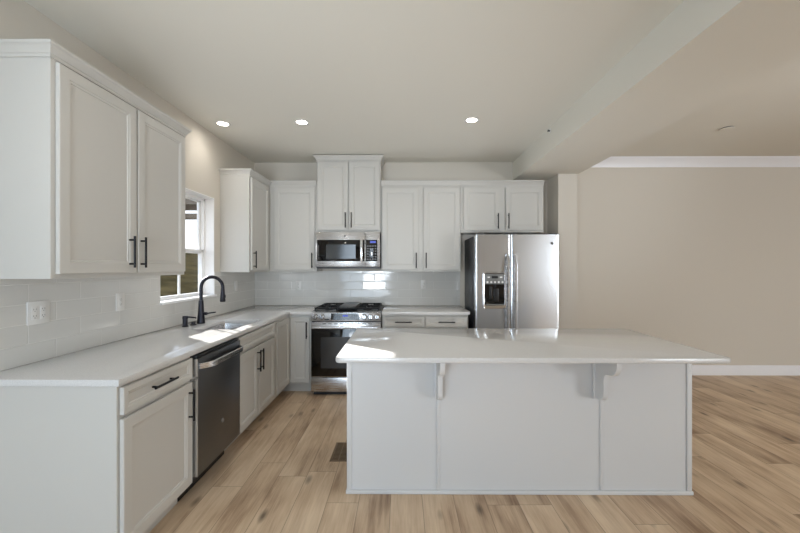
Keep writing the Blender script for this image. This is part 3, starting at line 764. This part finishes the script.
# ------------------------------------------------------------------ island
IX0, IX1, IY0, IY1 = -0.338, 1.775, 2.290, 2.930
isl = thing('kitchen_island', 'white panelled kitchen island body with corbels in the middle of the floor', 'island', ((IX0+IX1)/2, (IY0+IY1)/2, 0))
cx_, cy_ = (IX0+IX1)/2, (IY0+IY1)/2
off = Matrix.Translation((-cx_, -cy_, 0))
MB().box(IX0, IX1, IY0, IY1, 0.0, ZB).build('body', ISL, isl, matrix=off, smooth=0)
p = 0.006
for x0, x1 in ((IX0-0.004, IX0+0.026), (0.222-0.011, 0.222+0.011), (1.228-0.011, 1.228+0.011), (IX1-0.026, IX1+0.004)):
    MB().box(x0, x1, IY0-p-0.002, IY0-0.0005, 0.024, ZB, 0.002).build('batten', ISL, isl, matrix=off)
for x, s_ in ((IX0, -1), (IX1, 1)):
    a, b = sorted((x+s_*0.0005, x+s_*p))
    MB().box(a, b, IY0-0.0005, IY0+0.026, 0.024, ZB, 0.002).build('batten', ISL, isl, matrix=off)
MB().box(IX0-0.010, IX1+0.010, IY0-0.014, IY0-0.0005, 0.0, 0.024, 0.004).box(IX0-0.010, IX0-0.0005, IY0, IY1, 0.0, 0.024, 0.004).box(IX1+0.0005, IX1+0.010, IY0, IY1, 0.0, 0.024, 0.004).build('base_trim', ISL, isl, matrix=off)
def corbel(x):
    y = IY0-p-0.003
    th = 0.028
    # back plate and the scrolled bracket
    prof = [(0.91*u_, 0.93*v_) for u_, v_ in [(0.06, -0.294), (0.085, -0.288), (0.105, -0.272), (0.116, -0.245), (0.119, -0.205), (0.118, -0.165), (0.121, -0.137), (0.130, -0.118), (0.147, -0.107), (0.175, -0.103), (0.208, -0.098), (0.236, -0.084), (0.256, -0.062), (0.266, -0.036), (0.268, -0.015), (0.268, 0.0)]]
    poly = [(y-u, ZB+v) for u, v in [(0.0, 0.0), (0.0, -0.273)]+prof]
    m = MB().prism(poly, 'X', x-th/2, x+th/2, 0.0)
    m.prism([(y, ZB), (y, ZB-0.283), (y-0.014, ZB-0.283), (y-0.014, ZB)], 'X', x-th/2-0.011, x+th/2+0.011, 0.001)
    return m.build('corbel', ISL, isl, matrix=off, smooth=30)
corbel(0.222); corbel(1.192)
wi = MB().cells([-0.366, 1.783], [2.000, 2.962], [[1]], CT-CTH, CT, 0.009, lambda x, y: 0.030 if x is None else True).build('island_worktop', QUARTZ, smooth=30)
tag(wi, 'large white quartz slab overhanging the island', 'worktop')

# ------------------------------------------------------------------ ceiling fittings
def downlight(x, y, label, z=ZC, power=9):
    root = thing('recessed_light', label, 'ceiling light', (x, y, z), 0, 'recessed ceiling lights')
    MB().lathe([(0.046, 0.0), (0.066, -0.0005), (0.068, -0.004), (0.062, -0.007), (0.048, -0.005), (0.046, -0.001)], (0, 0, 0), seg=32).build('trim_ring', WHITEP, root)
    MB().lathe([(0, -0.0015), (0.047, -0.0015), (0.047, -0.004), (0, -0.0045)], (0, 0, 0), seg=32).build('lens', LAMP, root, 'glowing lens')
    d = bpy.data.lights.new('bulb', 'SPOT'); d.energy = power; d.color = (1.0, 0.95, 0.88); d.spot_size = R(170); d.spot_blend = 1.0; d.shadow_soft_size = 0.045
    o = bpy.data.objects.new('bulb', d); COL.objects.link(o); o.parent = root; o.location = (0, 0, -0.02)
downlight(-1.668, 3.43, 'round glowing recessed light nearest the window wall', ZC, 5)
downlight(-0.925, 3.40, 'round glowing recessed light above the aisle, middle of the three')
downlight(0.630, 3.36, 'round glowing recessed light nearest the beam')
downlight(-0.925, 1.35, 'added unseen recessed light over the aisle nearer than the other three')  # this and the next: extra lamps out of view, added to lift brightness
downlight(0.630, 1.35, 'added unseen recessed light over the near edge of the island')
downlight(3.4, 1.6, 'added unseen recessed light in the adjoining room nearer the beam', ZR, 22)  # this and the next: added out of view to brighten the adjoining room
downlight(5.3, 1.6, 'added unseen recessed light in the adjoining room farther from the beam', ZR, 22)
sp = thing('sprinkler', 'small round fire sprinkler on the side of the ceiling beam', 'sprinkler', (BX0, 3.54, 2.700))
MB().lathe([(0, 0), (0.024, 0), (0.025, -0.002), (0.018, -0.004), (0, -0.004)], (0, 0, 0), 'X', 20).build('escutcheon', WHITEP, sp)
MB().lathe([(0, -0.004), (0.008, -0.004), (0.007, -0.018), (0.012, -0.019), (0.012, -0.021), (0, -0.021)], (0, 0, 0), 'X', 12).build('head', STEELD, sp)
cv = thing('ceiling_cover_plate', 'flat round plate on the ceiling of the adjoining room', 'cover plate', (3.30, 3.78, ZR))
MB().lathe([(0, 0), (0.055, 0), (0.055, -0.008), (0.0, -0.008)], (0, 0, 0), seg=28).build('neck', STEELD, cv)
MB().lathe([(0, -0.008), (0.062, -0.008), (0.062, -0.012), (0.055, -0.014), (0, -0.014)], (0, 0, 0), seg=28).build('plate', CEIL, cv)

# ------------------------------------------------------------------ outlets
def outlet(label, loc, rz, gangs=1, kind='duplex'):
    root = thing('wall_outlet', label, 'outlet', loc, rz, 'outlets on the tile')
    w_ = 0.072 + 0.046*(gangs-1); h = 0.118
    MB().box(-w_/2, w_/2, -0.006, 0, 0, h, 0.002).build('cover_plate', WHITEP, root)
    for g in range(gangs):
        x = (g-(gangs-1)/2)*0.046
        if kind == 'switch' or (kind == 'mixed' and g == 0):
            MB().box(x-0.0165, x+0.0165, -0.0085, -0.005, h/2-0.033, h/2+0.033, 0.001).build('rocker', WHITEP, root)
        else:
            r_ = MB().box(x-0.0165, x+0.0165, -0.0075, -0.005, h/2-0.033, h/2+0.033, 0.001).build('receptacle', WHITEP, root)
            s_ = MB()
            for z in (h/2+0.017, h/2-0.017):
                s_.box(x-0.0075, x-0.0050, -0.0079, -0.007, z-0.002, z+0.006).box(x+0.0050, x+0.0075, -0.0079, -0.007, z-0.002, z+0.006).box(x-0.002, x+0.002, -0.0079, -0.007, z-0.010, z-0.006)
            s_.build('slots', SLOT, r_)
xw = XL+T+0.0002
outlet('double-width white outlet plate on tile at the near end of the counter', (xw, 1.905, 1.105), 90, 2)
outlet('single white outlet plate on tile between double plate and window', (xw, 2.46, 1.108), 90)
outlet('single white plate on tile just past the window', (xw, 4.18, 1.125), 90, 1, 'switch')
yw = YB-T-0.0002
outlet('single white outlet on rear tile between the corner and the range', (-1.325, yw, 1.105), 0)
outlet('single white outlet on rear tile between the range and the fridge', (0.272, yw, 1.115), 0)

# ------------------------------------------------------------------ floor register
vt = thing('floor_vent', 'brown metal floor register set in planks beside the island', 'floor vent', (-0.462, 2.80, 0.0))
m = MB(); vx, vy = 0.062, 0.142
m.box(-vx, vx, -vy, -vy+0.016, 0.0003, 0.005, 0.0015).box(-vx, vx, vy-0.016, vy, 0.0003, 0.005, 0.0015).box(-vx, -vx+0.014, -vy, vy, 0.0003, 0.005, 0.0015).box(vx-0.014, vx, -vy, vy, 0.0003, 0.005, 0.0015)
m.build('frame', BRONZE, vt)
MB().box(-vx+0.013, vx-0.013, -vy+0.015, vy-0.015, 0.0002, 0.0012).build('duct_shade_sheet', DUCT_SHADE, vt)  # flat sheet painted as the shade down the duct
m = MB()
for k in range(13):
    y = -vy+0.03+k*0.0187; m.box(-vx+0.013, vx-0.013, y-0.0045, y+0.0045, 0.0012, 0.004)
m.box(-0.004, 0.004, -vy+0.015, vy-0.015, 0.0012, 0.0042)
m.build('louvres', BRONZE, vt)
